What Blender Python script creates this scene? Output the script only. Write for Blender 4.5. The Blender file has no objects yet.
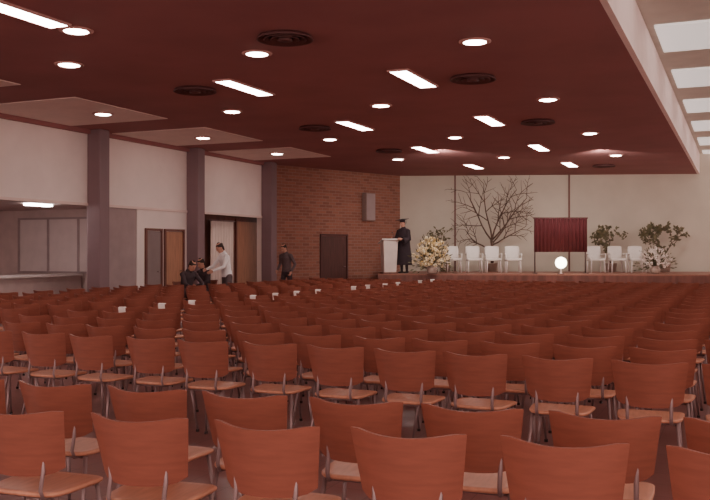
import bpy, math, random
from mathutils import Vector, Matrix
random.seed(7)
S=bpy.context.scene
COL=S.collection
F=880.0; HY=252.0; CX=355.0; CH=1.5; H=4.3
YAW=math.atan(386/880.0); SN=math.sin(YAW); CS=math.cos(YAW)
def xd(x,d,z=0.0): return Vector((CS*x-SN*d, SN*x+CS*d, z))
def at(px,d,z=0.0): return xd((px-CX)/F*d,d,z)
def zof(py,d): return CH+(HY-py)*d/F
def ce(px,py,z=H):
    d=F*(z-CH)/(HY-py); return at(px,d,z)
def proj(p):
    x=CS*p[0]+SN*p[1]; d=-SN*p[0]+CS*p[1]
    return (CX+F*x/d if d>0.1 else -9999, d)

# ---------------- materials
def mat(name,col,rough=0.6,noise=0.0,scale=8.0,metal=0.0,stretch=None,emit=None,es=0.0,bump=0.0,spec=None,col2=None):
    m=bpy.data.materials.new(name); m.use_nodes=True
    nt=m.node_tree; b=nt.nodes['Principled BSDF']
    b.inputs['Base Color'].default_value=(*col,1); b.inputs['Roughness'].default_value=rough
    b.inputs['Metallic'].default_value=metal
    if spec is not None: b.inputs['Specular IOR Level'].default_value=spec
    tc=nt.nodes.new('ShaderNodeTexCoord'); mp=nt.nodes.new('ShaderNodeMapping')
    nt.links.new(tc.outputs['Object'],mp.inputs['Vector'])
    if stretch: mp.inputs['Scale'].default_value=stretch
    nz=nt.nodes.new('ShaderNodeTexNoise'); nz.inputs['Scale'].default_value=scale; nz.inputs['Detail'].default_value=4
    nt.links.new(mp.outputs['Vector'],nz.inputs['Vector'])
    if noise>0 or col2:
        r=nt.nodes.new('ShaderNodeValToRGB')
        c1=tuple(max(0,c*(1-noise)) for c in col); c2=col2 or tuple(min(1,c*(1+noise)) for c in col)
        r.color_ramp.elements[0].position=0.35; r.color_ramp.elements[1].position=0.65
        r.color_ramp.elements[0].color=(*c1,1); r.color_ramp.elements[1].color=(*c2,1)
        nt.links.new(nz.outputs['Fac'],r.inputs['Fac']); nt.links.new(r.outputs['Color'],b.inputs['Base Color'])
    if bump>0:
        bp=nt.nodes.new('ShaderNodeBump'); bp.inputs['Strength'].default_value=bump; bp.inputs['Distance'].default_value=0.01
        nt.links.new(nz.outputs['Fac'],bp.inputs['Height']); nt.links.new(bp.outputs['Normal'],b.inputs['Normal'])
    if emit:
        b.inputs['Emission Color'].default_value=(*emit,1); b.inputs['Emission Strength'].default_value=es
    return m
def brickmat():
    m=bpy.data.materials.new('brick'); m.use_nodes=True; nt=m.node_tree; b=nt.nodes['Principled BSDF']
    tc=nt.nodes.new('ShaderNodeTexCoord'); sp=nt.nodes.new('ShaderNodeSeparateXYZ'); cb=nt.nodes.new('ShaderNodeCombineXYZ')
    nt.links.new(tc.outputs['Object'],sp.inputs[0]); nt.links.new(sp.outputs['X'],cb.inputs['X']); nt.links.new(sp.outputs['Z'],cb.inputs['Y'])
    br=nt.nodes.new('ShaderNodeTexBrick'); br.inputs['Scale'].default_value=1.0
    br.inputs['Brick Width'].default_value=0.3; br.inputs['Row Height'].default_value=0.1; br.inputs['Mortar Size'].default_value=0.010
    br.inputs['Color1'].default_value=(0.37,0.145,0.10,1); br.inputs['Color2'].default_value=(0.26,0.10,0.07,1); br.inputs['Mortar'].default_value=(0.34,0.20,0.16,1)
    nt.links.new(cb.outputs[0],br.inputs['Vector']); nt.links.new(br.outputs['Color'],b.inputs['Base Color'])
    bp=nt.nodes.new('ShaderNodeBump'); bp.inputs['Strength'].default_value=0.4; bp.inputs['Distance'].default_value=0.01; bp.invert=True
    nt.links.new(br.outputs['Fac'],bp.inputs['Height']); nt.links.new(bp.outputs['Normal'],b.inputs['Normal'])
    b.inputs['Roughness'].default_value=0.85
    return m
def floormat():
    m=bpy.data.materials.new('floor_tile'); m.use_nodes=True; nt=m.node_tree; b=nt.nodes['Principled BSDF']
    tc=nt.nodes.new('ShaderNodeTexCoord')
    br=nt.nodes.new('ShaderNodeTexBrick'); br.offset=0.0; br.inputs['Scale'].default_value=1.0
    br.inputs['Brick Width'].default_value=0.3; br.inputs['Row Height'].default_value=0.3; br.inputs['Mortar Size'].default_value=0.003
    br.inputs['Color1'].default_value=(0.22,0.092,0.085,1); br.inputs['Color2'].default_value=(0.26,0.11,0.10,1); br.inputs['Mortar'].default_value=(0.13,0.055,0.055,1)
    nt.links.new(tc.outputs['Object'],br.inputs['Vector']); nt.links.new(br.outputs['Color'],b.inputs['Base Color'])
    b.inputs['Roughness'].default_value=0.38
    return m
M={}
M['ceil']=mat('ceiling_maroon',(0.33,0.128,0.125),0.85,0.08,0.7)
M['bay']=mat('bay_plaster',(0.84,0.67,0.62),0.8,0.04,2)
M['white']=mat('white_plaster',(0.90,0.78,0.74),0.8,0.03,1.5)
M['back']=mat('sage_plaster',(0.63,0.56,0.47),0.85,0.05,0.8)
M['grey']=mat('grey_panel',(0.40,0.30,0.30),0.8,0.06,3)
M['alc']=mat('alcove_plaster',(0.62,0.47,0.45),0.8,0.06,3)
M['colm']=mat('column_paint',(0.25,0.16,0.175),0.6,0.05,2)
M['brick']=brickmat(); M['floor']=floormat()
M['darkwood']=mat('dark_wood',(0.17,0.06,0.045),0.5,0.25,6,stretch=(1,1,0.2))
M['dkdoor']=mat('dark_door_wood',(0.10,0.035,0.03),0.55,0.15,6,stretch=(4,4,0.4))
M['doorgrey']=mat('grey_door_paint',(0.26,0.19,0.19),0.5,0.05,3)
M['doorwood']=mat('door_wood',(0.44,0.21,0.125),0.5,0.12,6,stretch=(4,4,0.4))
M['deck']=mat('stage_deck_wood',(0.30,0.13,0.09),0.5,0.12,6,stretch=(4,4,0.4))
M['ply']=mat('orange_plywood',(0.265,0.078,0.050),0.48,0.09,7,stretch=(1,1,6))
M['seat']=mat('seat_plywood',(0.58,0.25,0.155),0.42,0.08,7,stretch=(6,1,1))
M['metal']=mat('chair_steel',(0.30,0.20,0.20),0.4,0.03,5,metal=0.5)
M['rubber']=mat('dark_rubber',(0.03,0.015,0.015),0.7,0.05,5)
M['lamp']=mat('lamp_glass',(1,0.9,0.85),0.4,emit=(1.0,0.82,0.73),es=34)
M['tube']=mat('tube_diffuser',(1,0.95,0.95),0.4,emit=(1.0,0.88,0.83),es=30)
M['trimw']=mat('lamp_trim',(0.6,0.32,0.29),0.5,0.03,5)
M['sky']=mat('skylight_glass',(0.9,0.87,0.84),0.4,emit=(1.0,0.94,0.90),es=0.6)
M['fascia']=mat('fascia_paint',(0.90,0.74,0.70),0.7,0.03,3)
M['sagebay']=mat('raised_ceiling_paint',(0.60,0.56,0.49),0.8,0.05,2)
M['vent']=mat('vent_paint',(0.10,0.032,0.032),0.6,0.05,5)
M['paper']=mat('white_card',(0.9,0.82,0.78),0.7,0.02,5)
M['speaker']=mat('speaker_cloth',(0.30,0.20,0.18),0.9,0.10,40)
M['maroon']=mat('maroon_drape',(0.085,0.008,0.011),0.85,0.15,5,stretch=(6,1,0.5))
M['lect']=mat('pale_lectern',(0.72,0.60,0.55),0.5,0.06,4)
M['vinyl']=mat('white_upholstery',(0.80,0.74,0.70),0.5,0.03,6)
M['branch']=mat('branch_bark',(0.12,0.07,0.05),0.9,0.3,12)
M['leaf']=mat('leaf_green',(0.15,0.13,0.07),0.7,0.35,8)
M['flowy']=mat('yellow_blooms',(0.88,0.58,0.18),0.7,0.2,10,col2=(0.95,0.84,0.62))
M['floww']=mat('white_blooms',(0.85,0.74,0.68),0.7,0.12,10)
M['vase']=mat('vase_ceramic',(0.40,0.29,0.24),0.3,0.05,5)
M['globe']=mat('globe_glow',(1,1,1),0.3,emit=(1,0.88,0.68),es=14)
M['steel']=mat('stand_steel',(0.15,0.10,0.10),0.4,0.05,5,metal=0.7)
M['counter']=mat('counter_laminate',(0.48,0.36,0.34),0.5,0.05,5)
M['urn']=mat('pale_laminate',(0.74,0.64,0.62),0.5,0.05,5)
M['pane']=mat('panel_face',(0.74,0.62,0.61),0.6,0.04,3)
M['curtain']=mat('pale_curtain',(0.86,0.72,0.66),0.9,0.06,6,stretch=(8,8,0.5))
M['skin']=mat('skin',(0.55,0.27,0.19),0.6,0.05,10)
M['hair']=mat('dark_hair',(0.03,0.014,0.01),0.7,0.2,40)
M['suit']=mat('dark_suit',(0.05,0.03,0.036),0.8,0.12,20)
M['suit2']=mat('charcoal_suit',(0.12,0.08,0.085),0.8,0.12,20)
M['shirt']=mat('white_shirt',(0.88,0.82,0.82),0.8,0.04,12)
M['shoe']=mat('black_shoe',(0.015,0.01,0.01),0.35,0.05,10)
M['gown']=mat('black_gown',(0.032,0.018,0.024),0.85,0.1,12)
M['eye']=mat('eye_dark',(0.03,0.02,0.02),0.3,0.02,10)
M['lip']=mat('lip',(0.4,0.12,0.09),0.6,0.02,10)

# ---------------- mesh builder
class MB:
    def __init__(s): s.v=[]; s.f=[]; s.m=[]; s.sm=[]
    def add(s,vs,fs,m=0,smooth=False):
        o=len(s.v); s.v+= [tuple(v) for v in vs]
        for f in fs: s.f.append(tuple(i+o for i in f)); s.m.append(m); s.sm.append(smooth)
    def box(s,a,b,m=0,bev=0.0):
        x0,y0,z0=a; x1,y1,z1=b
        if bev<=0:
            vs=[(x0,y0,z0),(x1,y0,z0),(x1,y1,z0),(x0,y1,z0),(x0,y0,z1),(x1,y0,z1),(x1,y1,z1),(x0,y1,z1)]
            s.add(vs,[(0,3,2,1),(4,5,6,7),(0,1,5,4),(1,2,6,5),(2,3,7,6),(3,0,4,7)],m)
        else:
            e=bev; vs=[]; 
            for z,i in ((z0,e),(z0+e,0),(z1-e,0),(z1,e)):
                vs+=[(x0+i+e,y0+i,z),(x1-i-e,y0+i,z),(x1-i,y0+i+e,z),(x1-i,y1-i-e,z),(x1-i-e,y1-i,z),(x0+i+e,y1-i,z),(x0+i,y1-i-e,z),(x0+i,y0+i+e,z)]
            fs=[tuple(range(7,-1,-1)),tuple(range(24,32))]
            for k in range(3):
                for j in range(8):
                    j2=(j+1)%8; fs.append((k*8+j,k*8+j2,k*8+8+j2,k*8+8+j))
            s.add(vs,fs,m)
    def prism(s,pts,z0,z1,m=0):
        n=len(pts); vs=[(p[0],p[1],z0) for p in pts]+[(p[0],p[1],z1) for p in pts]
        fs=[tuple(range(n-1,-1,-1)),tuple(range(n,2*n))]+[(i,(i+1)%n,n+(i+1)%n,n+i) for i in range(n)]
        s.add(vs,fs,m)
    def loft(s,pts,side=(1,0,0),seg=12,m=0,cap=True,smooth=True,round_=True):
        P=[(Vector(p[0]),p[1],p[2]) for p in pts]
        if cap and round_:
            def ext(a,b):
                t=(a[0]-b[0]); t=t.normalized() if t.length>1e-6 else Vector((0,0,1)); r=min(a[1],a[2])
                return [(a[0]+t*r*0.55,a[1]*0.84,a[2]*0.84),(a[0]+t*r*0.92,a[1]*0.42,a[2]*0.42)]
            e0=ext(P[0],P[1]); e1=ext(P[-1],P[-2]); P=[e0[1],e0[0]]+P+e1
        n=len(P); side=Vector(side); vs=[]
        for i,(c,rx,ry) in enumerate(P):
            t=(P[min(i+1,n-1)][0]-P[max(i-1,0)][0])
            t=t.normalized() if t.length>1e-7 else Vector((0,0,1))
            sd=side-t*side.dot(t)
            if sd.length<1e-3: sd=Vector((0,1,0))-t*t.y
            sd.normalize(); nn=t.cross(sd)
            for k in range(seg):
                a=2*math.pi*k/seg; vs.append(c+sd*math.cos(a)*rx+nn*math.sin(a)*ry)
        fs=[]
        for i in range(n-1):
            for k in range(seg):
                k2=(k+1)%seg; fs.append((i*seg+k,i*seg+k2,(i+1)*seg+k2,(i+1)*seg+k))
        if cap: fs.append(tuple(range(seg-1,-1,-1))); fs.append(tuple(range((n-1)*seg,n*seg)))
        s.add(vs,fs,m,smooth)
    def tube(s,a,b,r0,r1=None,seg=8,m=0):
        r1=r0 if r1 is None else r1
        s.loft([(a,r0,r0),(b,r1,r1)],(1,0.01,0),seg,m,True,True,False)
    def ball(s,c,rx,ry,rz,m=0,seg=10,rings=6):
        c=Vector(c); vs=[]
        for i in range(rings+1):
            th=math.pi*i/rings
            for k in range(seg):
                a=2*math.pi*k/seg
                vs.append((c.x+rx*max(math.sin(th),0.02)*math.cos(a),c.y+ry*max(math.sin(th),0.02)*math.sin(a),c.z-rz*math.cos(th)))
        fs=[(i*seg+k,i*seg+(k+1)%seg,(i+1)*seg+(k+1)%seg,(i+1)*seg+k) for i in range(rings) for k in range(seg)]
        fs.append(tuple(range(seg-1,-1,-1))); fs.append(tuple(range(rings*seg,(rings+1)*seg)))
        s.add(vs,fs,m,True)
    def lathe(s,prof,seg=24,m=0,smooth=True):
        n=len(prof); vs=[(r*math.cos(2*math.pi*k/seg),r*math.sin(2*math.pi*k/seg),z) for r,z in prof for k in range(seg)]
        fs=[(i*seg+k,i*seg+(k+1)%seg,(i+1)*seg+(k+1)%seg,(i+1)*seg+k) for i in range(n-1) for k in range(seg)]
        fs.append(tuple(range(seg-1,-1,-1))); fs.append(tuple(range((n-1)*seg,n*seg)))
        s.add(vs,fs,m,smooth)
    def mesh(s,name,mats):
        me=bpy.data.meshes.new(name); me.from_pydata(s.v,[],s.f)
        for x in mats: me.materials.append(M[x])
        me.polygons.foreach_set('material_index',s.m); me.polygons.foreach_set('use_smooth',s.sm)
        me.update(); return me
def obj(name,me,loc=(0,0,0),rz=0.0,parent=None,label=None,cat=None,group=None,kind=None):
    o=bpy.data.objects.new(name,me); COL.objects.link(o)
    o.location=loc; o.rotation_euler=(0,0,rz)
    if parent: o.parent=parent
    if label: o['label']=label
    if cat: o['category']=cat
    if group: o['group']=group
    if kind: o['kind']=kind
    return o
def empty(name,loc,rz,label,cat,group=None):
    o=obj(name,None,loc,rz,None,label,cat,group); o.empty_display_size=0.1; return o
def struct(name,mb,mats,loc=(0,0,0),rz=0,label=None):
    return obj(name,mb.mesh(name,mats),loc,rz,None,label,'structure',None,'structure')

# ---------------- shell
mb=MB(); mb.box((-19,-4,-0.2),(4.2,36,0)); struct('floor',mb,['floor'],label='dark maroon polished tile floor of the hall')
XW=-13.7
def wallseg(name,p1,p2,z0,z1,mats,y0=0.0,y1=0.2,x0=0.0,x1=None,label=None):
    p1=Vector((p1[0],p1[1],0)); p2=Vector((p2[0],p2[1],0)); L=(p2-p1).length; x1=L if x1 is None else x1
    b=MB(); b.box((x0,y0,z0),(x1,y1,z1)); rz=math.atan2(p2.y-p1.y,p2.x-p1.x)
    return struct(name,b,mats,p1,rz,label)
def LU(px,c=XW):
    k=(px-CX)/F; d=-c/(SN-CS*k); return d*(SN*k+CS)
y0=4.0
b=MB()
yA,yB,yC,yD,yE=LU(92),LU(98),LU(137),LU(190),LU(264)
b.box((XW-0.2,y0,2.6),(XW,24.9,H))
b.box((XW-0.2,yC,0),(XW,yD,2.6))
b.box((XW-0.2,yE-0.1,0),(XW,24.9,2.6))
struct('wall_left',b,['white'],label='white plastered side wall above doors and openings')
b=MB(); b.box((XW-0.15,yA,0),(XW-0.02,yC,2.6)); struct('wall_partition',b,['grey'],label='grey partition wall between column and doors')
b=MB(); b.box((-18.7,4,0),(-18.5,yC+0.3,2.8)); struct('wall_alcove_back',b,['alc'],label='pinkish grey rear wall of the side room')
b=MB(); b.box((-18.5,yC+0.1,0),(XW-0.2,yC+0.25,2.8)); struct('wall_alcove_end',b,['alc'],label='pinkish grey end wall of the side room')
b=MB(); b.box((-18.5,4,2.6),(XW-0.2,yC+0.1,2.75)); struct('ceiling_alcove',b,['alc'],label='low ceiling of the side room')
b=MB(); b.box((XW-0.7,yD,0),(XW-0.5,yE+1.5,2.7)); struct('wall_vestibule',b,['darkwood'],label='dark brown recessed vestibule wall')
b=MB(); b.box((XW-0.5,yD,2.6),(XW-0.2,yE+1.5,2.7)); struct('ceiling_vestibule',b,['darkwood'],label='dark vestibule soffit')
PB0=Vector((XW,24.8,0)); PB1=at(400,32.4); PK1=xd(18.3,31.1)
wallseg('wall_brick',PB0,PB1,0,H+0.2,['brick'],label='red brick wall angled beside the stage')
wallseg('wall_back',PB1,PK1,0,H+1.0,['back'],0.0,0.2,label='pale sage plaster wall behind the stage')
b=MB(); b.box((4,3,0),(4.2,33.6,2.4)); b.box((4,3,4.2),(4.2,33.6,5.2))
for i in range(9): b.box((4,3+i*3.8,2.4),(4.2,3.25+i*3.8,4.2))
struct('wall_right',b,['white'],label='side wall with open clerestory')
XE=-1.44
b=MB(); b.box((XW-0.2,-4,H),(XE,36,H+0.2)); struct('ceiling',b,['ceil'],label='dark maroon flat auditorium ceiling')
b=MB(); b.box((XE,-4,H),(XE+0.08,36,H+0.75)); 
struct('trim_1',b,['fascia'],label='pale pink fascia along the ceiling edge')
b=MB(); b.box((XE-0.1,-4,5.06),(4.2,36,5.2)); struct('ceiling_raised',b,['sagebay'],label='raised grey green side ceiling')
n=1
for i in range(9):
    yy=3.4+i*3.7
    b=MB(); b.box((XE+0.2,yy,5.02),(3.8,yy+1.9,5.058)); struct('window_%d'%n,b,['sky'],label='white skylight panel in the raised ceiling'); n+=1
for (a,c) in ((8.4,11.2),(12.5,15.3),(16.7,19.3),(20.8,23.3)):
    b=MB(); b.box((XW+0.12,a,H-0.012),(-11.0,c,H)); struct('ceiling',b,['bay'],label='pale recessed ceiling bay beside the wall')
b=MB(); b.box((XW,4,H-0.1),(XW+0.1,24.8,H)); struct('trim_2',b,['ceil'],label='dark maroon trim along the top of the side wall')
b=MB(); b.box((XW,4,2.56),(XW+0.03,24.0,2.62)); struct('trim_3',b,['bay'],label='thin horizontal trim under the white wall')
k=4
for px in (455,569):
    L0=Vector((1.66,32.4)); D=Vector((18.3-1.66,31.1-32.4)); kk=(px-CX)/F
    t=(kk*L0.y-L0.x)/(D.x-kk*D.y); q=L0+D*t; p=xd(q.x,q.y-0.02)
    b=MB(); b.box((-0.03,-0.02,0.8),(0.03,0.01,H)); struct('trim_%d'%k,b,['darkwood'],p,math.atan2(PK1.y-PB1.y,PK1.x-PB1.x),'thin dark joint strip on the stage wall'); k+=1
for yy in (yA-4.05,yA,yD,yE):
    e=empty('column',(XW+0.2,yy,0),0,'grey painted structural column against the side wall','column','side wall columns')
    b=MB(); b.box((-0.2,-0.17,0),(0.17,0.17,H),0,0.015); obj('shaft',b.mesh('shaft',['colm']),parent=e)
    b=MB(); b.box((-0.2,-0.2,0),(0.2,0.2,0.12)); obj('base',b.mesh('base',['vent']),parent=e)

def door(name,p1,p2,x0,x1,z1,mm,label,double=False,fr='darkwood'):
    p1=Vector((p1[0],p1[1],0)); p2=Vector((p2[0],p2[1],0)); rz=math.atan2(p2.y-p1.y,p2.x-p1.x); dr=(p2-p1).normalized()
    o=empty(name,p1+dr*x0,rz,label,'structure'); o['kind']='structure'
    w=x1-x0
    b=MB(); b.box((-0.06,-0.05,0),(0,0.0,z1+0.06)); b.box((w,-0.05,0),(w+0.06,0,z1+0.06)); b.box((0,-0.05,z1),(w,0,z1+0.06))
    obj('door_frame',b.mesh('door_frame',[fr]),parent=o)
    parts=[(0,w)] if not double else [(0,w/2-0.005),(w/2+0.005,w)]
    for i,(a,c) in enumerate(parts):
        b=MB(); b.box((a+0.01,-0.03,0.01),(c-0.01,-0.002,z1-0.01),0,0.004); q=obj('door_leaf',b.mesh('door_leaf',[mm]),parent=o)
        hx=c-0.1 if (i==0) else a+0.1
        b=MB(); b.tube((hx,-0.03,1.0),(hx,-0.08,1.0),0.012); b.tube((hx,-0.08,1.0),(hx-0.1,-0.08,1.0),0.012); obj('handle',b.mesh('handle',['metal']),parent=q)
PL=(XW,0)
door('door_1',PL,(XW,1),LU(146),LU(160),2.04,'doorgrey','grey painted door in the white side wall')
door('door_2',PL,(XW,1),LU(165),LU(182),2.04,'doorwood','warm brown wooden door in the white side wall')
XV=XW-0.5
door('door_3',(XV,0),(XV,1),LU(236,XV),LU(257,XV),2.45,'doorwood','reddish brown door in the dark vestibule')
def BT(px):
    kk=(px-CX)/F; p0=Vector((CS*PB0.x+SN*PB0.y, -SN*PB0.x+CS*PB0.y)); D=Vector((1.66,32.4))-p0
    t=(kk*p0.y-p0.x)/(D.x-kk*D.y); return t*D.length
door('door_4',PB0,PB1,BT(321),BT(346),2.05,'dkdoor','wide dark brown door in the brick wall',False,'vent')

# alcove things
o=empty('ceiling_light',(-14.7,15.5,2.6),0,'small bright light on the side room ceiling','ceiling light')
b=MB(); b.box((-0.1,-0.35,-0.05),(0.1,0.35,0)); obj('diffuser',b.mesh('diffuser',['tube']),parent=o)
o=empty('serving_counter',(-15.7,17.3,0),0,'grey laminate serving counter in the side room','counter')
yy1=yC-17.3-0.02
b=MB(); b.box((-0.3,-3.0,0.0),(0.27,yy1,0.90)); obj('base',b.mesh('base',['counter']),parent=o)
b=MB(); b.box((-0.36,-3.05,0.90),(0.33,yy1,0.95)); obj('countertop',b.mesh('countertop',['urn']),parent=o)
o=empty('wall_panelling',(-17.6,yC+0.1,1.0),0,'grey framed panelling on the side room wall','structure'); o['kind']='structure'
b=MB()
for i in range(4): b.box((i*1.0-0.03,-0.05,0),(i*1.0+0.03,0,1.35))
b.box((-0.03,-0.05,-0.05),(3.03,0,0)); b.box((-0.03,-0.05,1.35),(3.03,0,1.4))
obj('panel_frame',b.mesh('panel_frame',['grey']),parent=o)
b=MB(); b.box((0,-0.02,0),(3.0,-0.002,1.35)); obj('panel',b.mesh('panel',['pane']),parent=o)
def pleat(b,w,z0,z1,amp,nw,m=0,th=0.01):
    N=nw*8; vs=[]; 
    for zz in (z0,z1):
        for i in range(N+1):
            x=w*i/N; y=amp*math.sin(2*math.pi*nw*i/N); vs.append((x,y,zz))
    for zz in (z0,z1):
        for i in range(N+1):
            x=w*i/N; y=amp*math.sin(2*math.pi*nw*i/N)+th; vs.append((x,y,zz))
    q=N+1; fs=[(i,i+1,q+i+1,q+i) for i in range(N)]+[(2*q+i+1,2*q+i,3*q+i,3*q+i+1) for i in range(N)]
    fs+=[(q+i,q+i+1,3*q+i+1,3*q+i) for i in range(N)]+[(i+1,i,2*q+i,2*q+i+1) for i in range(N)]
    b.add(vs,fs,m,True)
XC=XW-0.3; ya,yb=LU(211,XC),LU(233,XC)
o=empty('curtain',(XC,ya,0),math.pi/2,'pale hanging curtain in the dark vestibule opening','curtain')
b=MB(); pleat(b,yb-ya,0.03,2.40,0.04,8); obj('fabric',b.mesh('fabric',['curtain']),parent=o)
b=MB(); b.tube((-0.1,0,2.42),(yb-ya+0.1,0,2.42),0.02); obj('rail',b.mesh('rail',['metal']),parent=o)

# ---------------- ceiling fixtures
b=MB(); b.lathe([(0.175,0),(0.215,0),(0.215,-0.012),(0.175,-0.02)],28); ringM=b.mesh('trim_ring',['trimw'])
b=MB(); b.lathe([(0.17,0),(0.172,-0.015),(0.12,-0.03),(0.02,-0.034)],28); lensM=b.mesh('lens',['lamp'])
b=MB()
b.box((-0.17,-0.75,-0.03),(-0.14,0.75,-0.004)); b.box((0.14,-0.75,-0.03),(0.17,0.75,-0.004)); b.box((-0.14,-0.75,-0.03),(0.14,-0.72,-0.004)); b.box((-0.14,0.72,-0.03),(0.14,0.75,-0.004)); b.box((-0.17,-0.75,-0.004),(0.17,0.75,0.0))
housM=b.mesh('housing',['trimw'])
b=MB(); b.box((-0.14,-0.72,-0.026),(0.14,0.72,-0.005)); difM=b.mesh('diffuser',['tube'])
b=MB()
for r in (0.34,0.25,0.16): b.lathe([(r-0.02,0),(r,-0.005),(r+0.03,-0.05),(r+0.015,-0.055),(r-0.03,-0.02)],28)
b.lathe([(0.07,0),(0.10,-0.06),(0.02,-0.07)],20); ventM=b.mesh('rings',['vent'])
for (px,py) in ((69,64),(257,53),(475,41),(103,113),(232,111),(381,105),(548,99),(203,137),(330,139),(455,137),(590,133),(277,153),(398,159),(504,157),(616,155),(76,30)):
    p=ce(px,py); 
    if -13.6<p.x<-11 : p.z-=0.012
    e=empty('round_downlight',p,0,'round glowing downlight set in the ceiling','ceiling light','round ceiling downlights')
    obj('trim_ring',ringM,parent=e); obj('lens',lensM,parent=e)
for (px,py) in ((245,87),(414,78),(355,125),(490,120),(425,149),(539,147),(474,166),(570,164),(15,10)):
    p=ce(px,py); p.z-=0.001
    e=empty('fluorescent_ceiling_light',p,0.0,'long rectangular fluorescent light set in the dark ceiling','ceiling light','fluorescent strip lights')
    obj('housing',housM,parent=e); obj('diffuser',difM,parent=e)
for (px,py) in ((473,77),(195,89),(538,121),(315,127),(389,150),(604,165),(285,36)):
    e=empty('ceiling_vent',ce(px,py),0.0,'dark round air diffuser in the ceiling','air vent','round ceiling vents')
    obj('diffuser_rings',ventM,parent=e)

# ---------------- auditorium chairs
def back_mb(b,m=0):
    NX,NZ=12,5
    def pt(i,j,off):
        s=-1+2*i/NX; t=j/NZ
        w=0.191+0.032*t; x=s*w
        zt=0.53+0.275*t
        zt+= 0.022*(s*s)*t - 0.012*(abs(s)**12)*t + 0.03*(abs(s)**6)*(1-t)
        y=-0.205-0.055*t+0.095*s*s
        nx=-2*0.095*s/w; L=math.hypot(nx,1)
        return (x+off*(nx/L), y+off*(1/L), zt)
    for off,flip in ((0.0,False),(-0.014,True)):
        vs=[pt(i,j,off) for j in range(NZ+1) for i in range(NX+1)]
        fs=[]
        for j in range(NZ):
            for i in range(NX):
                q=(j*(NX+1)+i,j*(NX+1)+i+1,(j+1)*(NX+1)+i+1,(j+1)*(NX+1)+i)
                fs.append(q[::-1] if not flip else q)
        b.add(vs,fs,m,True)
    loop=[(i,0) for i in range(NX)]+[(NX,j) for j in range(NZ)]+[(NX-i,NZ) for i in range(NX)]+[(0,NZ-j) for j in range(NZ)]
    n=len(loop); vs=[pt(i,j,0.0) for i,j in loop]+[pt(i,j,-0.014) for i,j in loop]
    b.add(vs,[(k,n+k,n+(k+1)%n,(k+1)%n) for k in range(n)],m,False)
def seat_mb(b,m=0):
    N=24; rings=[(0.0,0.437),(0.5,0.438),(0.8,0.442),(0.96,0.447),(1.0,0.443),(1.0,0.432),(0.96,0.424),(0.5,0.420),(0.0,0.420)]
    vs=[];n=len(rings)
    for r,z in rings:
        r=max(r,0.02)
        for k in range(N):
            a=2*math.pi*k/N; c,s_=math.cos(a),math.sin(a); e=2/4.5
            x=0.205*r*math.copysign(abs(c)**e,c); y=0.195*r*math.copysign(abs(s_)**e,s_)
            x*=(1+0.06*(y/0.195)); zz=z-(0.012*max(0,y/0.195)**3)
            vs.append((x,y+0.01,zz+0.01))
    fs=[(i*N+k,(i+1)*N+k,(i+1)*N+(k+1)%N,i*N+(k+1)%N) for i in range(n-1) for k in range(N)]
    b.add(vs,fs,m,True)
def leg_mb(b,sx,sy,m=0,mr=1):
    top=Vector((sx*0.165,0.01+sy*0.145,0.43)); bot=Vector((sx*0.205,sy*0.215,0.02))
    b.loft([(top,0.012,0.012),(bot,0.010,0.010)],(1,0.01,0),7,m,True,True,False)
    b.tube(bot,(bot.x,bot.y,0.0),0.014,0.015,7,mr)
def sup_mb(b,sx,m=0):
    b.loft([((sx*0.13,-0.10,0.424),0.011,0.008),((sx*0.13,-0.18,0.43),0.011,0.008),((sx*0.13,-0.198,0.47),0.011,0.008),((sx*0.13,-0.180,0.55),0.011,0.007),((sx*0.13,-0.190,0.66),0.011,0.005)],(1,0,0),6,m,True,True,False)
RAILY=(-0.12,0.14)
def rail_mb(b,yy,m=0):
    b.tube((-0.165,yy,0.422),(0.165,yy,0.422),0.009,None,6,m)
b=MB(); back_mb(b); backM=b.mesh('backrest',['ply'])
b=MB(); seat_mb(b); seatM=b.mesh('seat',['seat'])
legM=[]
for sx in(-1,1):
    for sy in(-1,1):
        b=MB(); leg_mb(b,sx,sy); legM.append(b.mesh('leg',['metal','rubber']))
supM=[]
for sx in(-1,1):
    b=MB(); sup_mb(b,sx); supM.append(b.mesh('back_support',['metal']))
railM=[]
for yy in RAILY:
    b=MB(); rail_mb(b,yy); railM.append(b.mesh('under_seat_rail',['metal']))
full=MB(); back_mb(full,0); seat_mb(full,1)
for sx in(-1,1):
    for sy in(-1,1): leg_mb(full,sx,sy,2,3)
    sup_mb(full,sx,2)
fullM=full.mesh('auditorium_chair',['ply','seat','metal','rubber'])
SP=0.545
pos=[]
OFF=0.25
rows=[(5.72+OFF,-2.18)]
for r in range(1,20): rows.append((5.72+OFF+0.80*r,-2.18+0.03*math.sin(r*1.7)))
for (u,v0) in rows:
    for kx in range(-24,6):
        v=v0+kx*SP
        if v>0.9: continue
        if -8.0<v<-7.15: continue
        if v<-11.6: continue
        if v<-10.5 and u>15.9: continue
        px,d=proj((v,u)); 
        if d<2 or px<-60 or px>775: continue
        pos.append((d,v,u,0.0))
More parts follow.
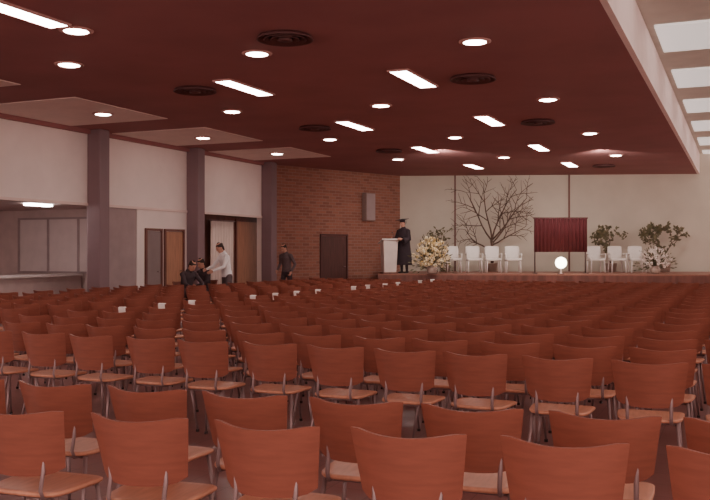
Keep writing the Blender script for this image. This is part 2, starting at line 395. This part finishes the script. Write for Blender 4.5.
# the two nearest rows stand slightly turned from the rest (plan positions in metres along each row)
def toprow(pa,pb,n0,n1,step,ang):
    A=at(pa[0],F*0.7/(pa[1]-HY)); B=at(pb[0],F*0.7/(pb[1]-HY)); D=(B-A).normalized()
    for i in range(n0,n1):
        c=A+D*step*i; rot=math.radians(ang)
        c=c+Vector((-math.sin(rot),math.cos(rot),0))*0.262
        px,d=proj((c.x,c.y)); 
        if -80<px<800: pos.append((d,c.x,c.y,rot))
toprow((127,423),(566,449),-2,6,0.580,5.5)
toprow((137,393),(594,420),-3,7,0.556,4.5)
pos.sort()
LAB='orange plywood stacking chair with curved back and steel legs'
GRP='rows of orange auditorium chairs'
stuff=MB(); cards=[]
base_parts=[('seat',seatM),('backrest',backM)]+[('under_seat_rail',m) for m in railM]+[('leg',m) for m in legM]+[('back_support',m) for m in supM]
for idx,(d,v,u,ra) in enumerate(pos):
    j=0.4 if ra else 1.0
    dv=random.uniform(-0.02,0.02)*j; du=random.uniform(-0.025,0.025)*j; a=math.radians(random.uniform(-3,3))*j+ra
    X,Y=v+dv,u+du
    if idx<298:
        if idx<150:
            e=empty('auditorium_chair',(X,Y,0),a,LAB,'chair',GRP)
            for nm,me in base_parts: obj(nm,me,parent=e)
        else:
            obj('auditorium_chair',fullM,(X,Y,0),a,None,LAB,'chair',GRP)
    else:
        ca,sa=math.cos(a),math.sin(a); o=len(stuff.v)
        stuff.v+=[(X+x*ca-y*sa,Y+x*sa+y*ca,z) for x,y,z in full.v]
        stuff.f+=[tuple(i+o for i in f) for f in full.f]; stuff.m+=full.m; stuff.sm+=full.sm
    if -7.15<v<-6.6 and u>8.5 : cards.append((X,Y,a))
if stuff.v:
    obj('auditorium_chairs',stuff.mesh('auditorium_chairs',['ply','seat','metal','rubber']),label='distant rows of orange plywood stacking chairs near the stage',cat='chair',group=GRP,kind='stuff')
b=MB()
cw=0.055
b.add([(-cw,-0.262,0.70),(cw,-0.262,0.70),(cw,-0.277,0.785),(-cw,-0.277,0.785),(-cw,-0.278,0.812),(cw,-0.278,0.812),(-cw,-0.25,0.818),(cw,-0.25,0.818),(-cw,-0.238,0.77),(cw,-0.238,0.77)],
      [(0,1,2,3),(3,2,5,4),(4,5,7,6),(6,7,9,8)],0,False)
cardM=b.mesh('reserved_card',['paper'])
for i,(X,Y,a) in enumerate(cards):
    if i%5==3: continue
    obj('reserved_card',cardM,(X,Y,0),a,None,'small blank white card folded over a chair back','card','white cards on aisle chairs')
print('chairs',len(pos))

# ---------------- stage
st=[at(378,28.2),at(775,27.0),xd(17.2,30.9),PB1+Vector((0.15,-0.25,0)),at(378,31.35)]
b=MB(); b.prism([(p.x,p.y) for p in st],0,0.76,0)
e=empty('stage_platform',(0,0,0),0,'raised dark wooden stage platform across the hall end','stage')
obj('base',b.mesh('base',['darkwood']),parent=e)
b=MB(); b.prism([(p.x,p.y) for p in st],0.76,0.80,0); obj('deck',b.mesh('deck',['deck']),parent=e)
ZS=0.80
FR=YAW
def stage_chair_meshes():
    r={}
    b=MB(); b.box((-0.25,-0.24,0.40),(0.25,0.24,0.48),0,0.02); r['seat']=b.mesh('seat',['vinyl'])
    b=MB()
    b.loft([((0,0.25,0.50),0.24,0.03),((0,0.27,0.70),0.25,0.03),((0,0.30,0.88),0.24,0.025)],(1,0,0),16,0,True,True,True); r['backrest']=b.mesh('backrest',['vinyl'])
    for i,(sx,sy) in enumerate(((-1,-1),(1,-1),(-1,1),(1,1))):
        b=MB(); b.tube((sx*0.22,sy*0.21,0.40),(sx*0.24,sy*0.23,0.004),0.022,0.018,8,0); r['leg%d'%i]=b.mesh('leg',['urn'])
    for i,sx in enumerate((-1,1)):
        b=MB(); b.loft([((sx*0.26,0.25,0.62),0.02,0.02),((sx*0.27,-0.15,0.64),0.025,0.018),((sx*0.265,-0.2,0.60),0.018,0.018),((sx*0.25,-0.2,0.42),0.015,0.015)],(1,0,0.01),8,0); r['armrest%d'%i]=b.mesh('armrest',['vinyl'])
    return r
scm=stage_chair_meshes()
for px,d,rr in ((453,30.2,0.1),(474,30.1,0.05),(493,30.0,0),(513,29.9,-0.05),(596,29.9,0.05),(617,29.9,0),(637,29.9,-0.05)):
    e=empty('stage_chair',at(px,d,ZS),FR+rr,'white upholstered armchair standing on the stage','chair','white chairs on the stage')
    for nm,me in scm.items(): obj(nm.rstrip('0123456789'),me,parent=e)
e=empty('lectern',at(389,28.4,ZS),FR+0.25,'pale wooden lectern standing on the stage beside the speaker','lectern')
b=MB(); 
b.add([(-0.2,-0.16,0.05),(0.2,-0.16,0.05),(0.2,0.16,0.05),(-0.2,0.16,0.05),(-0.24,-0.2,1.08),(0.24,-0.2,1.08),(0.24,0.2,0.98),(-0.24,0.2,0.98)],[(0,3,2,1),(4,5,6,7),(0,1,5,4),(1,2,6,5),(2,3,7,6),(3,0,4,7)]); obj('body',b.mesh('body',['lect']),parent=e)
b=MB(); b.box((-0.25,-0.2,0),(0.25,0.2,0.05)); obj('base',b.mesh('base',['darkwood']),parent=e)
b=MB(); b.add([(-0.3,-0.26,1.09),(0.3,-0.26,1.09),(0.3,0.25,0.965),(-0.3,0.25,0.965),(-0.3,-0.26,1.13),(0.3,-0.26,1.13),(0.3,0.25,1.005),(-0.3,0.25,1.005)],[(0,3,2,1),(4,5,6,7),(0,1,5,4),(1,2,6,5),(2,3,7,6),(3,0,4,7)]); obj('top',b.mesh('top',['vinyl']),parent=e)
b=MB(); b.loft([((0.1,-0.2,1.12),0.008,0.008),((0.1,-0.16,1.25),0.007,0.007),((0.1,-0.05,1.32),0.006,0.006)],(1,0,0),8); b.ball((0.1,-0.03,1.33),0.02,0.03,0.02); obj('microphone',b.mesh('microphone',['steel']),parent=e)
dM=28.6; zt=zof(218,dM); zb=zof(252,dM); wM=(587-534)/F*dM
e=empty('draped_display_board',at(560.5,dM,ZS),FR,'dark maroon pleated drape on a tall two post stand','display board')
pl=MB(); pleat(pl,wM,zb-ZS,zt-ZS,0.025,14,0,0.03); pl.v=[(x-wM/2,y-0.03,z) for x,y,z in pl.v]; obj('drape',pl.mesh('drape',['maroon']),parent=e)
b=MB(); b.box((-wM/2-0.02,-0.03,zt-ZS-0.03),(wM/2+0.02,0.03,zt-ZS+0.02)); obj('top_rail',b.mesh('top_rail',['vent']),parent=e)
b=MB(); b.box((-wM/2+0.03,0.02,zb-ZS-0.0),(wM/2-0.03,0.05,zt-ZS-0.03)); obj('board',b.mesh('board',['vent']),parent=e)
for sx in(-1,1):
    b=MB(); b.tube((sx*(wM/2-0.04),0.06,0.03),(sx*(wM/2-0.04),0.06,zt-ZS-0.02),0.02); obj('post',b.mesh('post',['steel']),parent=e)
    b=MB(); b.box((sx*(wM/2-0.04)-0.03,-0.25,0),(sx*(wM/2-0.04)+0.03,0.3,0.03)); obj('foot',b.mesh('foot',['steel']),parent=e)
e=empty('globe_lamp',at(561,27.8,ZS),0,'bright glowing globe lamp on a short stand on the stage','lamp')
b=MB(); b.lathe([(0.12,0),(0.12,0.02),(0.02,0.04),(0.018,0.21)],18); obj('stand',b.mesh('stand',['steel']),parent=e)
b=MB(); b.ball((0,0,0.36),0.18,0.18,0.18,0,18,12); obj('globe',b.mesh('globe',['globe']),parent=e)

def bouquet(px,d,w,h,z0,fm,label,seed,nf=110):
    rnd=random.Random(seed)
    e=empty('flower_arrangement',at(px,d,ZS),FR,label,'flowers')
    b=MB(); b.lathe([(0.12,0),(0.16,0.05),(0.17,z0*0.6),(0.10,z0*0.9),(0.14,z0)],20); obj('vase',b.mesh('vase',['vase']),parent=e)
    fb=MB(); lb=MB(); sb=MB(); c=Vector((0,0,z0))
    for i in range(nf):
        th=rnd.uniform(0,2*math.pi); el=rnd.uniform(-0.15,1.45); r=rnd.uniform(0.45,1.0)
        p=Vector((math.cos(th)*math.cos(el)*w/2*r,math.sin(th)*math.cos(el)*w/2*0.7*r,z0+0.05+math.sin(el)*(h-z0)*r))
        s_=rnd.uniform(0.03,0.06)
        for k in range(6):
            a=k*math.pi/3+rnd.random(); q=p+Vector((math.cos(a)*s_*0.7,-0.01,math.sin(a)*s_*0.7)); fb.ball(q,s_*0.55,s_*0.3,s_*0.55,0,5,3)
        if i%2==0: sb.tube(c,p,0.005,0.004,4)
    for i in range(nf*2):
        th=rnd.uniform(0,2*math.pi); el=rnd.uniform(-0.3,1.5); r=rnd.uniform(0.3,1.1)
        p=Vector((math.cos(th)*math.cos(el)*w/2*r,math.sin(th)*math.cos(el)*w/2*0.7*r,z0+math.sin(el)*(h-z0)*r))
        dr=(p-c).normalized(); sd=dr.cross(Vector((rnd.uniform(-1,1),rnd.uniform(-1,1),rnd.uniform(-1,1)))).normalized()
        L=rnd.uniform(0.08,0.18); wd=L*0.18
        lb.add([p,p+dr*L*0.5+sd*wd,p+dr*L,p+dr*L*0.5-sd*wd],[(0,1,2,3)],0,False)
    obj('stems',sb.mesh('stems',['leaf']),parent=e,kind='stuff'); obj('blooms',fb.mesh('blooms',[fm]),parent=e,kind='stuff'); obj('foliage',lb.mesh('foliage',['leaf']),parent=e,kind='stuff')
bouquet(432,27.9,1.25,1.15,0.30,'flowy','large yellow and white flower arrangement on the stage',3,210)
bouquet(655,28.2,1.15,0.80,0.25,'floww','low white and green flower arrangement on the stage',5,120)

def tree(px,d,h,spread,seed,name,label,leafy=0,lean=0.0,depth=6,base=0.04,L0=0.34,maxw=9,decay=0.62):
    rnd=random.Random(seed); e=empty(name,at(px,d,ZS),FR,label,'tree' if leafy==0 else 'plant')
    b=MB(); lb=MB()
    b2=MB(); b2.lathe([(0.16,0),(0.2,0.28),(0.22,0.30),(0.2,0.31),(0.18,0.27)],20); obj('pot',b2.mesh('pot',['vase']),parent=e)
    def grow(p,dr,L,r,n):
        q=p; dcur=dr.copy(); pts=[(q.copy(),r,r)]
        for s_ in range(3):
            dcur=(dcur+Vector((rnd.uniform(-.22,.22),rnd.uniform(-.1,.1),rnd.uniform(-.12,.14)))).normalized(); q=q+dcur*L/3; pts.append((q.copy(),r*(1-0.13*(s_+1)),r*(1-0.13*(s_+1))))
        if q.z>h*1.03 and n<4: return
        if abs(q.x)>maxw or abs(q.y)>0.9: return
        b.loft(pts,(1,0.1,0),5,0,True,True,False)
        if leafy and n<=3:
            for _ in range(leafy):
                pp=pts[rnd.randint(1,3)][0]; dd=Vector((rnd.uniform(-1,1),rnd.uniform(-.6,.6),rnd.uniform(-.6,1))).normalized(); sd=dd.cross(Vector((0,1,0.3))).normalized(); LL=rnd.uniform(.08,.17)
                lb.add([pp,pp+dd*LL*.5+sd*LL*.25,pp+dd*LL,pp+dd*LL*.5-sd*LL*.25],[(0,1,2,3)])
        if n==0: return
        for k in range(3 if n>=3 else 2):
            a=rnd.uniform(0.35,0.95)*(1 if (k%2==0) else -1)*(1 if rnd.random()<.85 else -1)
            rot=Matrix.Rotation(a,3,'Y'); nd=(rot@dcur)+Vector((0,rnd.uniform(-.25,.25),0.05)); nd.x*=spread; nd.normalize()
            grow(pts[3 if k<2 else 2][0],nd,L*rnd.uniform(.68,.86),r*decay,n-1)
    grow(Vector((0,0,0.25)),Vector((lean,0,1)).normalized(),h*L0,base,depth)
    obj('branches' if leafy==0 else 'stems',b.mesh('branches',['branch']),parent=e,kind='stuff')
    if leafy: obj('foliage',lb.mesh('foliage',['leaf']),parent=e,kind='stuff')
def fan_tree(px,d,label):
    rnd=random.Random(4); e=empty('bare_branch_tree',at(px,d,ZS),FR,label,'tree')
    b2=MB(); b2.lathe([(0.16,0),(0.2,0.28),(0.22,0.30),(0.2,0.31),(0.18,0.27)],20); obj('pot',b2.mesh('pot',['vase']),parent=e)
    b=MB()
    b.loft([((0,0,.25),.06,.06),((.03,0,.7),.052,.052),((-.02,0,1.15),.045,.045)],(1,0,0),8,0,True,True,False)
    def limb(p,ang,L,r,n,curl):
        pts=[(p.copy(),r,r)]; q=p.copy(); a=ang; N=6
        for i in range(N):
            a+=rnd.uniform(-.16,.16)+curl; q=q+Vector((math.sin(a),rnd.uniform(-.12,.12),math.cos(a)))*(L/N); rr=r*(1-.75*(i+1)/N)+.003; pts.append((q.copy(),rr,rr))
            if q.z>3.28 or abs(q.x)>1.42: break
        b.loft(pts,(1,0.1,0),5,0,True,True,False)
        if n>0:
            s_=1
            for i in range(2,len(pts)):
                s_=-s_; limb(pts[i][0],a*0.6+ang*.4+s_*rnd.uniform(.45,.9),L*rnd.uniform(.38,.55),pts[i][1]*.75,n-1,rnd.uniform(-.05,.05))
    for (z,ang,L,c) in ((.75,-1.15,1.25,.10),(.95,1.1,1.4,-.08),(1.1,-.70,1.95,.05),(1.15,-.22,2.0,.02),(1.15,.20,2.0,0),(1.12,.62,1.95,.02),(1.0,.95,1.4,-.16)):
        limb(Vector((0,0,z)),ang,L,.032,2,c)
    obj('branches',b.mesh('branches',['branch']),parent=e,kind='stuff')
fan_tree(492,31.3,'tall bare branching tree standing against the stage wall')
tree(611,30.9,1.6,1.0,21,'potted_shrub','dark leafy potted shrub against the stage wall',6,-0.1,4,0.025,0.3,0.62)
tree(665,30.7,1.8,1.1,32,'potted_shrub','dark leafy potted shrub against the stage wall',8,0.1,4,0.03,0.3,0.8)
tree(445,31.3,1.5,1.1,44,'potted_shrub','small sparse potted shrub behind the flowers',2,0.1,4,0.02,0.34,0.6)
rzb=math.atan2(PB1.y-PB0.y,PB1.x-PB0.x); pS=PB0+(PB1-PB0).normalized()*BT(366.5)
e=empty('wall_speaker',(pS.x,pS.y,2.6),rzb,'tall grey column loudspeaker mounted on the brick wall','loudspeaker')
b=MB(); b.box((-0.24,-0.22,0),(0.24,-0.01,0.98),0,0.01); obj('cabinet',b.mesh('cabinet',['speaker']),parent=e)
b=MB(); b.box((-0.21,-0.235,0.03),(0.21,-0.221,0.95),0,0.004); obj('grille',b.mesh('grille',['grey']),parent=e)

# ---------------- people
def person(loc,rz,label,pose,top,legs,hair='hair',gown=False,seatdz=None):
    e=empty('person',loc,rz,label,'person')
    b=MB(); segs=[]
    pv=Vector((0,0,pose.get('pz',0.95))); lean=pose.get('lean',0.0)
    R=Matrix.Rotation(lean,3,'X')
    def up(x,y,z): return pv+R@Vector((x,y,z-0.95))
    T=[(up(0,0,.86),.155,.115),(up(0,0,.95),.172,.125),(up(0,0,1.08),.150,.110),(up(0,0,1.22),.165,.118),(up(0,0,1.34),.190,.120),(up(0,0.005,1.42),.165,.095),(up(0,.01,1.46),.09,.07)]
    side=(1,0,0)
    b.loft(T,side,18)
    segs.append((up(0,0,.97),up(0,0,1.42),'top',.15)); segs.append((up(0,0,.84),up(0,0,.93),'legs',.14))
    hn=pose.get('nod',0.0); turn=pose.get('turn',0.0)
    nb=up(0,.012,1.45); RH=R@Matrix.Rotation(turn,3,'Z')@Matrix.Rotation(hn,3,'X'); 
    hc=nb+RH@Vector((0,-.025,.175))
    b.loft([(nb-R@Vector((0,0,.03)),.062,.06),(hc+RH@Vector((0,.015,-.06)),.052,.054)],side,14); segs.append((nb+(hc-nb)*.3,hc,'skin',.06))
    def hp(x,y,z): return hc+RH@Vector((x,y,z))
    hs=RH@Vector((1,0,0))
    b.loft([(hp(0,-.045,-.115),.028,.028),(hp(0,-.03,-.095),.048,.052),(hp(0,-.012,-.06),.062,.076),(hp(0,-.003,-.02),.070,.088),(hp(0,.002,.02),.075,.096),(hp(0,.006,.06),.070,.092),(hp(0,.010,.095),.050,.066)],hs,18)
    segs.append((hp(0,0,-.08),hp(0,0,.08),'skin',.09))
    b.loft([(hp(0,-.088,.02),.009,.009),(hp(0,-.108,-.022),.014,.013),(hp(0,-.09,-.03),.016,.009)],hs,8)
    for sx in(-1,1): b.loft([(hp(sx*.074,.008,.022),.009,.016),(hp(sx*.076,.006,-.022),.008,.012)],RH@Vector((1,0,0)),8)
    for i,sx in enumerate((-1,1)):
        sh=up(sx*.185,.0,1.40); el=Vector(pose['el'][i]); wr=Vector(pose['wr'][i])
        el= sh+(el-sh).normalized()*.29; wr=el+(wr-el).normalized()*.26
        b.loft([(up(sx*.13,0,1.41),.06,.06),(sh,.062,.062),((sh+el)/2,.052,.052),(el,.043,.043)],(0,1,0.1),12); b.loft([(el,.043,.043),((el+wr)/2,.040,.040),(wr,.029,.027)],(0,1,.1),12)
        segs.append((sh,el,'top',.05)); segs.append((el,wr-(wr-el)*.06,'top',.042))
        dh=(wr-el).normalized()
        pn=Vector((-sx,0.1,0.0)); pn=(pn-dh*pn.dot(dh)).normalized(); sd=dh.cross(pn)
        if sd.y>0: sd=-sd
        kn=wr+dh*.09
        b.loft([(wr,.026,.020),(wr+dh*.04,.040,.017),(kn,.042,.014)],sd,12)
        segs.append((wr+dh*.02,kn+dh*.06,'skin',.03))
        for q,(o_,L) in enumerate(((.032,.070),(.011,.080),(-.010,.074),(-.030,.056))):
            a0=kn+sd*o_; a1=a0+(dh*.93+pn*.35).normalized()*L*.5; a2=a1+(dh*.65+pn*.75).normalized()*L*.5
            b.loft([(a0-dh*.01,.0095,.0095),(a1,.009,.009),(a2,.0078,.0078)],sd,8)
        t0=wr+dh*.03+sd*.034; t1=t0+(sd*.7+dh*.7).normalized()*.035; t2=t1+(sd*.25+dh*.95+pn*.3).normalized()*.03
        b.loft([(t0-sd*.012,.012,.012),(t1,.011,.011),(t2,.009,.009)],pn,8)
    for i,sx in enumerate((-1,1)):
        hpj=pv+Vector((sx*.088,0,-.03)); kn=Vector(pose['kn'][i]); an=Vector(pose['an'][i])
        b.loft([(hpj,.092,.095),(hpj+(kn-hpj)*.5,.078,.08),(kn,.058,.060)],(1,0,0),14); b.loft([(kn,.058,.060),(kn+(an-kn)*.35,.054,.058),(an,.042,.044)],(1,0,0),14)
        segs.append((hpj,kn,'legs',.08)); segs.append((kn,an,'legs',.05))
        b.loft([(an+Vector((0,.035,-.035)),.036,.036),(an+Vector((0,-.06,-.045)),.042,.028),(an+Vector((0,-.15,-.052)),.042,.022)],(1,0,0),12)
        segs.append((an+Vector((0,.035,-.05)),an+Vector((0,-.15,-.05)),'shoe',.04))
    names=['skin',top,legs,'shoe']; me=b.mesh('person_body',names)
    body=obj('body',me,parent=e)
    md=body.modifiers.new('r','REMESH'); md.mode='VOXEL'; md.voxel_size=0.0105
    sm=body.modifiers.new('s','SMOOTH'); sm.factor=0.5; sm.iterations=2
    bpy.context.view_layer.update()
    dg=bpy.context.evaluated_depsgraph_get(); nm=bpy.data.meshes.new_from_object(body.evaluated_get(dg))
    body.modifiers.clear(); body.data=nm
    nm.materials.clear()
    for x in names: nm.materials.append(M[x])
    tagi={'skin':0,'top':1,'legs':2,'shoe':3}
    SG=[(a,c-a,max((c-a).length_squared,1e-9),tagi[t],r) for a,c,t,r in segs]
    for p in nm.polygons:
        c=p.center; best=9;bi=0
        for a,ab,l2,ti,r in SG:
            t=max(0,min(1,(c-a).dot(ab)/l2)); dd=(c-(a+ab*t)).length-r
            if dd<best: best=dd; bi=ti
        p.material_index=bi; p.use_smooth=True
    for sx in(-1,1):
        q=MB(); pp=hp(sx*.030,-.088,.022); q.ball(pp,.011,.008,.008,0,8,5); obj('eye',q.mesh('eye',['eye']),parent=e)
    q=MB(); q.loft([(hp(-.022,-.088,-.058),.005,.004),(hp(0,-.096,-.056),.006,.005),(hp(.022,-.088,-.058),.005,.004)],(0,0,1),8); obj('mouth',q.mesh('mouth',['lip']),parent=e)
    q=MB()
    q.loft([(hp(0,.060,-.055),.050,.035),(hp(0,.045,-.015),.074,.062),(hp(0,.030,.03),.081,.078),(hp(0,.014,.065),.079,.098),(hp(0,.012,.095),.066,.085),(hp(0,.012,.118),.035,.045)],hs,18); obj('hair',q.mesh('hair',[hair]),parent=e)
    if gown:
        q=MB()
        q.loft([(up(0,.01,1.475),.085,.075),(up(0,0,1.43),.19,.115),(up(0,0,1.3),.215,.15),(up(0,0,1.0),.215,.165),(Vector((0,0,.6)),.26,.21),(Vector((0,0,.28)),.30,.24)],(1,0,0),24,0,False,True,False)
        for i,sx in enumerate((-1,1)):
            sh=up(sx*.185,.0,1.40); el=sh+(Vector(pose['el'][i])-sh).normalized()*.29; wr=el+(Vector(pose['wr'][i])-el).normalized()*.26
            q.loft([(sh,.075,.075),(el,.085,.085),(wr-(wr-el)*.15+Vector((0,0,-.05)),.075,.13)],(0,1,0.1),14,0,False,True,False)
        obj('gown',q.mesh('gown',['gown']),parent=e,label='long black academic gown')
        q=MB(); q.loft([(hp(0,.012,.055),.083,.104),(hp(0,.012,.12),.078,.098)],hs,18,0,True,True,False)
        cc=hp(0,.012,.128); ux=RH@Vector((.16,0,0)); uy=RH@Vector((0,.16,0)); uz=RH@Vector((0,0,.008))
        q.add([cc+ux+uy,cc-ux+uy,cc-ux-uy,cc+ux-uy,cc+ux+uy+uz,cc-ux+uy+uz,cc-ux-uy+uz,cc+ux-uy+uz],[(0,3,2,1),(4,5,6,7),(0,1,5,4),(1,2,6,5),(2,3,7,6),(3,0,4,7)])
        q.loft([(cc+uz,.006,.006),(cc+uz+ux*1.02,.004,.004),(cc+ux*1.04-Vector((0,0,.12)),.008,.008)],(0,1,0),6)
        obj('mortarboard_cap',q.mesh('mortarboard_cap',['gown']),parent=e,label='flat black mortarboard cap with tassel')
    return e
stand=dict(kn=[(-.10,-.01,.50),(.10,-.01,.50)],an=[(-.11,.02,.09),(.11,.02,.09)])
person(at(404,28.5,ZS),FR-0.75,'person in black gown and mortarboard cap standing at the lectern',
   dict(lean=0.05,nod=0.15,el=[(-.26,-.05,1.12),(.24,-.05,1.12)],wr=[(-.22,-.35,1.12),(.16,-.35,1.12)],**stand),'suit','suit',gown=True)
person(at(287,26.3),FR-0.6,'person in dark suit standing near the brick wall looking down',
   dict(lean=0.12,nod=0.3,el=[(-.30,.05,1.13),(.30,.02,1.13)],wr=[(-.26,-.16,.92),(.27,-.14,.90)],kn=[(-.10,-.12,.52),(.10,.02,.50)],an=[(-.11,-.14,.09),(.11,.22,.12)]),'suit2','suit')
person(at(227,21.2),FR-1.0,'person in white shirt standing and reaching forward beside seated people',
   dict(lean=0.18,nod=0.3,el=[(-.26,-.22,1.18),(.26,-.20,1.16)],wr=[(-.16,-.48,1.08),(.18,-.46,1.04)],**stand),'shirt','suit2')
sitp=dict(pz=.56,kn=[(-.12,-.42,.50),(.12,-.42,.50)],an=[(-.12,-.38,.09),(.12,-.38,.09)])
for (px,d,rot,lab,pose,tp) in ((206,21.6,-0.7,'person in dark suit sitting on a chair and leaning forward',dict(lean=0.15,nod=0.25,el=[(-.28,-.20,.80),(.28,-.20,.80)],wr=[(-.12,-.42,.68),(.12,-.42,.68)],**sitp),'suit'),
                       (185,20.4,0.9,'person in dark jacket sitting bent over towards their neighbour',dict(lean=0.28,nod=0.35,el=[(-.26,-.32,.76),(.26,-.32,.76)],wr=[(-.10,-.50,.62),(.10,-.50,.62)],**sitp),'suit')):
    p=at(px,d); person(p,FR+rot,lab,pose,tp,'suit')
    e=empty('auditorium_chair',p+Vector((0,0,0)),FR+rot+math.pi,'orange plywood stacking chair occupied by a seated person','chair',GRP)
    for nm,me in base_parts: obj(nm,me,parent=e)

# ---------------- lights & world
w=bpy.data.worlds.new('World'); S.world=w; w.use_nodes=True
bg=w.node_tree.nodes['Background']; bg.inputs[0].default_value=(1.0,0.76,0.69,1); bg.inputs[1].default_value=2.45
def spot(p,t,e,size,blend=0.8,r=0.2,col=(1,.86,.77)):  # added fill spots without fixtures, to brighten the wall behind the stage
    l=bpy.data.lights.new('stage_fill_spot','SPOT'); l.energy=e; l.spot_size=size; l.spot_blend=blend; l.shadow_soft_size=r; l.color=col
    o=bpy.data.objects.new('stage_fill_spot',l); COL.objects.link(o); o.location=p; o.rotation_euler=(Vector(t)-Vector(p)).to_track_quat('-Z','Y').to_euler()
spot(at(440,24,4.2),at(470,32,2.0),450,math.radians(110)); spot(at(600,24,4.2),at(620,31.8,2.0),450,math.radians(110))
cam=bpy.data.cameras.new('Camera'); co=bpy.data.objects.new('Camera',cam); COL.objects.link(co)
cam.sensor_width=36; cam.lens=F/710*36; cam.clip_end=200
co.location=(0,0,CH); co.rotation_euler=(math.radians(90)+math.atan(2/F),0,YAW)
S.camera=co
